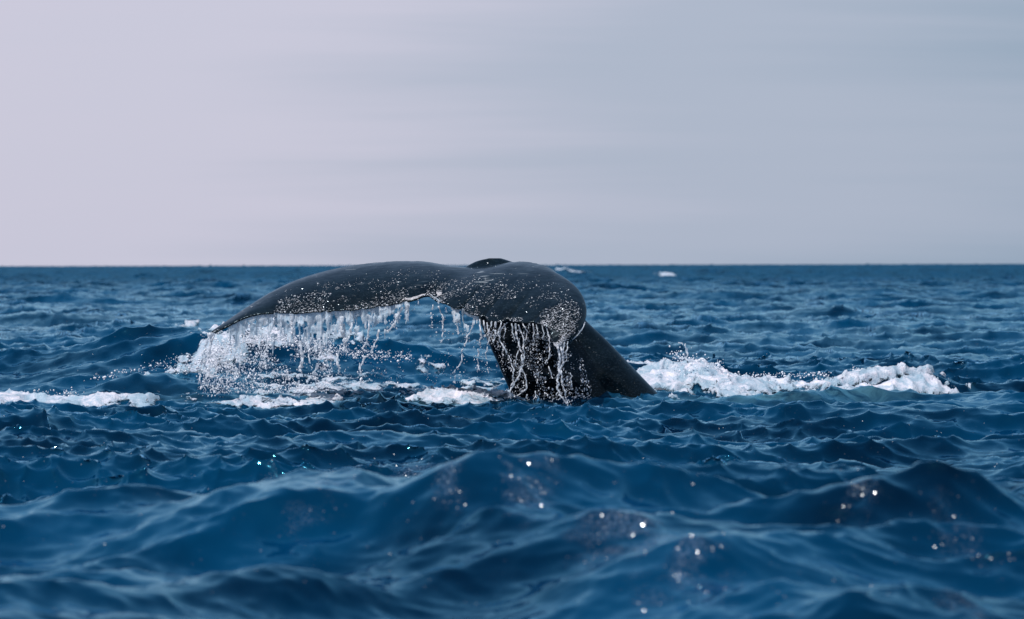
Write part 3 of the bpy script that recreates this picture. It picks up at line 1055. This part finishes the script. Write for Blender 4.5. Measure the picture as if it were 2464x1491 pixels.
left = curtain('wide torn curtain of water pouring off the left fluke', 750, 760, 40.2)
for k, (a, b, dr, th) in enumerate(((548, 662, 96, 0), (640, 752, 105, 0), (716, 800, 112, 0), (780, 868, 98, 0), (846, 930, 62, 0), (892, 952, 82, 0), (940, 986, 58, 0))):
    sheet(left, a, b, dr, th, 400 + k * 11)
SL = [
    ([(130, 765), (75, 930), (45, 1080), (38, 1270)], 3.2), ([(150, 765), (115, 950), (120, 1120), (160, 1280)], 3.2),
    ([(165, 770), (120, 900), (85, 1020), (100, 1130), (75, 1200)], 2.5), ([(620, 780), (625, 900), (610, 1000), (618, 1120)], 2.6),
    ([(850, 600), (858, 720), (850, 850)], 5.0), ([(925, 840), (940, 980), (925, 1080), (915, 1180), (935, 1310)], 3.8),
    ([(995, 880), (1003, 960), (1008, 1055)], 2.2), ([(1100, 850), (1104, 940), (1102, 1010)], 2.0), ([(760, 610), (755, 690), (762, 760)], 2.0),
    ([(1300, 620), (1290, 720), (1330, 830), (1310, 930)], 5.0), ([(1385, 680), (1370, 780), (1330, 850)], 2.6),
    ([(1535, 690), (1530, 800), (1500, 870), (1468, 930)], 2.4), ([(1625, 740), (1605, 830), (1570, 900), (1558, 940)], 2.6),
    ([(1500, 980), (1460, 1080), (1475, 1150), (1445, 1210)], 2.8), ([(1835, 540), (1790, 620), (1760, 690), (1700, 760)], 3.0),
    ([(1780, 600), (1770, 680), (1765, 730)], 2.0), ([(1270, 930), (1250, 1040), (1270, 1100), (1240, 1150)], 2.6), ([(1880, 520), (1876, 600)], 1.8),
    ([(1080, 1040), (1050, 1120), (1000, 1180), (960, 1260), (900, 1330)], 3.2), ([(700, 590), (690, 650), (700, 700)], 2.0), ([(360, 1080), (340, 1140), (310, 1190)], 2.2),
    ([(580, 1020), (572, 1070), (578, 1120)], 2.2)]
for k, (pts, wpx) in enumerate(SL):
    p = [z1(*q) for q in pts]
    d, _ = tr_at(p[0][0] if p[0][0] < 1000 else 1000)
    strand(left, p, d, wpx * 1.7, 500 + k)

mid = curtain('thin threads of water dripping between the notch and the tail stock', 1100, 780, 39.7)
for k, (a, b, dr, th) in enumerate(((1084, 1112, 44, .48), (1108, 1152, 52, .46), (1038, 1062, 16, .5))):
    sheet(mid, a, b, dr, th, 600 + k * 11)
SM = [([(242, 520), (232, 620), (228, 725)], 3.2), ([(290, 535), (325, 630), (333, 720), (320, 860)], 3.0), ([(455, 690), (463, 740), (465, 785)], 2.8),
      ([(540, 780), (545, 840), (500, 940), (490, 1040), (440, 1110), (430, 1220)], 3.2), ([(600, 680), (575, 760), (545, 820)], 3.0), ([(355, 545), (352, 590)], 1.8),
      ([(655, 650), (665, 760), (648, 900), (640, 1000), (660, 1110)], 3.4), ([(690, 660), (700, 780), (690, 830)], 3.2), ([(722, 680), (735, 800), (718, 960), (728, 1130)], 2.8),
      ([(110, 470), (106, 520)], 1.6), ([(10, 500), (8, 600)], 2.0)]
for k, (pts, wpx) in enumerate(SM):
    p = [z2(*q) for q in pts]
    d, _ = tr_at(p[0][0])
    strand(mid, p, d, wpx, 700 + k)

rt = curtain('ropes of white water falling in front of the dark tail stock', 1250, 850, 39.0)
SR = [([(765, 670), (750, 760), (775, 860)], 3.0), ([(800, 675), (790, 780), (770, 870)], 4.0), ([(850, 680), (825, 800), (890, 930), (930, 1020), (965, 1110)], 3.4), ([(900, 680), (850, 730), (835, 800)], 2.6),
      ([(940, 690), (960, 780), (975, 850)], 3.0), ([(975, 690), (985, 800), (1025, 950), (1030, 1080), (980, 1190), (925, 1280), (935, 1370)], 4.0), ([(1000, 700), (1040, 820), (1045, 960), (1030, 1040)], 3.0),
      ([(1030, 1090), (1065, 1180), (1055, 1280), (985, 1330)], 3.2), ([(1040, 690), (1075, 760), (1060, 840)], 2.4), ([(1130, 690), (1138, 800), (1142, 920)], 3.0), ([(1100, 690), (1080, 740)], 2.2),
      ([(1235, 700), (1270, 780), (1282, 900), (1262, 1000), (1240, 1045)], 3.2), ([(1268, 1070), (1290, 1130), (1300, 1180)], 2.6), ([(1210, 700), (1222, 800), (1205, 820)], 2.0),
      ([(1345, 880), (1368, 1000), (1352, 1150), (1350, 1290), (1380, 1340), (1425, 1405)], 5.0), ([(1375, 890), (1395, 1000), (1378, 1120), (1400, 1260), (1440, 1400)], 4.0),
      ([(1440, 850), (1432, 940), (1415, 1050)], 2.8), ([(1410, 860), (1400, 930), (1390, 1010)], 3.2), ([(1460, 1130), (1470, 1200), (1440, 1290)], 2.4), ([(1350, 1300), (1310, 1360), (1290, 1400)], 2.6),
      ([(1150, 1290), (1140, 1340), (1110, 1390)], 2.4), ([(1080, 1320), (1070, 1390)], 2.4), ([(1000, 930), (975, 1040), (990, 1100)], 2.2), ([(1180, 1120), (1170, 1220)], 2.2),
      ([(875, 690), (880, 760), (870, 830)], 2.4), ([(1160, 700), (1172, 770), (1165, 850)], 2.0), ([(960, 1100), (950, 1180), (940, 1250)], 2.4)]
for k, (pts, wpx) in enumerate(SR):
    p = [z2(*q) for q in pts]
    d, _ = tr_at(min(p[0][0], 1335))
    strand(rt, p, d, wpx, 800 + k)
rim_strand = strand(rt, [(1408, 776), (1398, 797), (1384, 812), (1368, 823), (1352, 834)], 38.86, 2.2, 990)  # pale strand added as a light rim, setting the lobe off from the stock

# the little jet that leaps from the wake
jet = bpy.data.objects.new('water_jet', None); scn.collection.objects.link(jet)
jet['label'] = 'small forked jet of water leaping up from the wake'; jet['category'] = 'water jet'


def z3(x, y): return ((2200 + x / 1.895) * .6732, (1180 + y / 1.895) * .6732)


for k, (pts, wpx) in enumerate((([(480, 130), (485, 170), (465, 210), (440, 250)], 4.5), ([(425, 90), (460, 100), (480, 130)], 3.0), ([(530, 190), (520, 215), (490, 235)], 3.2),
                                ([(560, 215), (535, 225), (500, 235)], 3.0), ([(405, 155), (430, 180), (455, 200)], 2.6), ([(590, 235), (620, 245)], 3.0), ([(650, 225), (670, 250)], 4.0))):
    strand(jet, [z3(*q) for q in pts], 43.0, wpx, 950 + k)

# droplets on the flukes, white to stand for sun glints, thicker towards the trailing edge
r = np.random.default_rng(77)
ii = r.integers(4, len(FU) - 5, 8000)
cc = 29 * (1 - r.beta(1.0, 2.0, 8000) * .62)
ci = np.clip(cc.astype(int), 0, 28); cf = (cc - ci)[:, None]
P = FU[ii, ci] * (1 - cf) + FU[ii, ci + 1] * cf
P = P + (FU[ii + 1, ci] - FU[ii, ci]) * r.uniform(0, 1, (8000, 1))
k = fbm(P[:, 0] * 5, P[:, 1] * 5 + P[:, 2] * 3, 3, 88) > .50 + r.uniform(-.1, .1, 8000)
P = P[k] + FN[ii, ci][k] * .0005
rad_ = (.0012 + r.exponential(.0011, k.sum())).clip(0, .006)
V = (ICO[0][None] * (rad_[:, None] * np.array([2.0, 1.2, .7]))[:, None, :] + P[:, None, :]).reshape(-1, 3)
F = (ICO[1][None] + (np.arange(len(P)) * len(ICO[0]))[:, None, None]).reshape(-1, 3)
o = obj('glint_droplets', new_mesh('glint_droplets', V, F, m_drop), whale, kind='stuff')
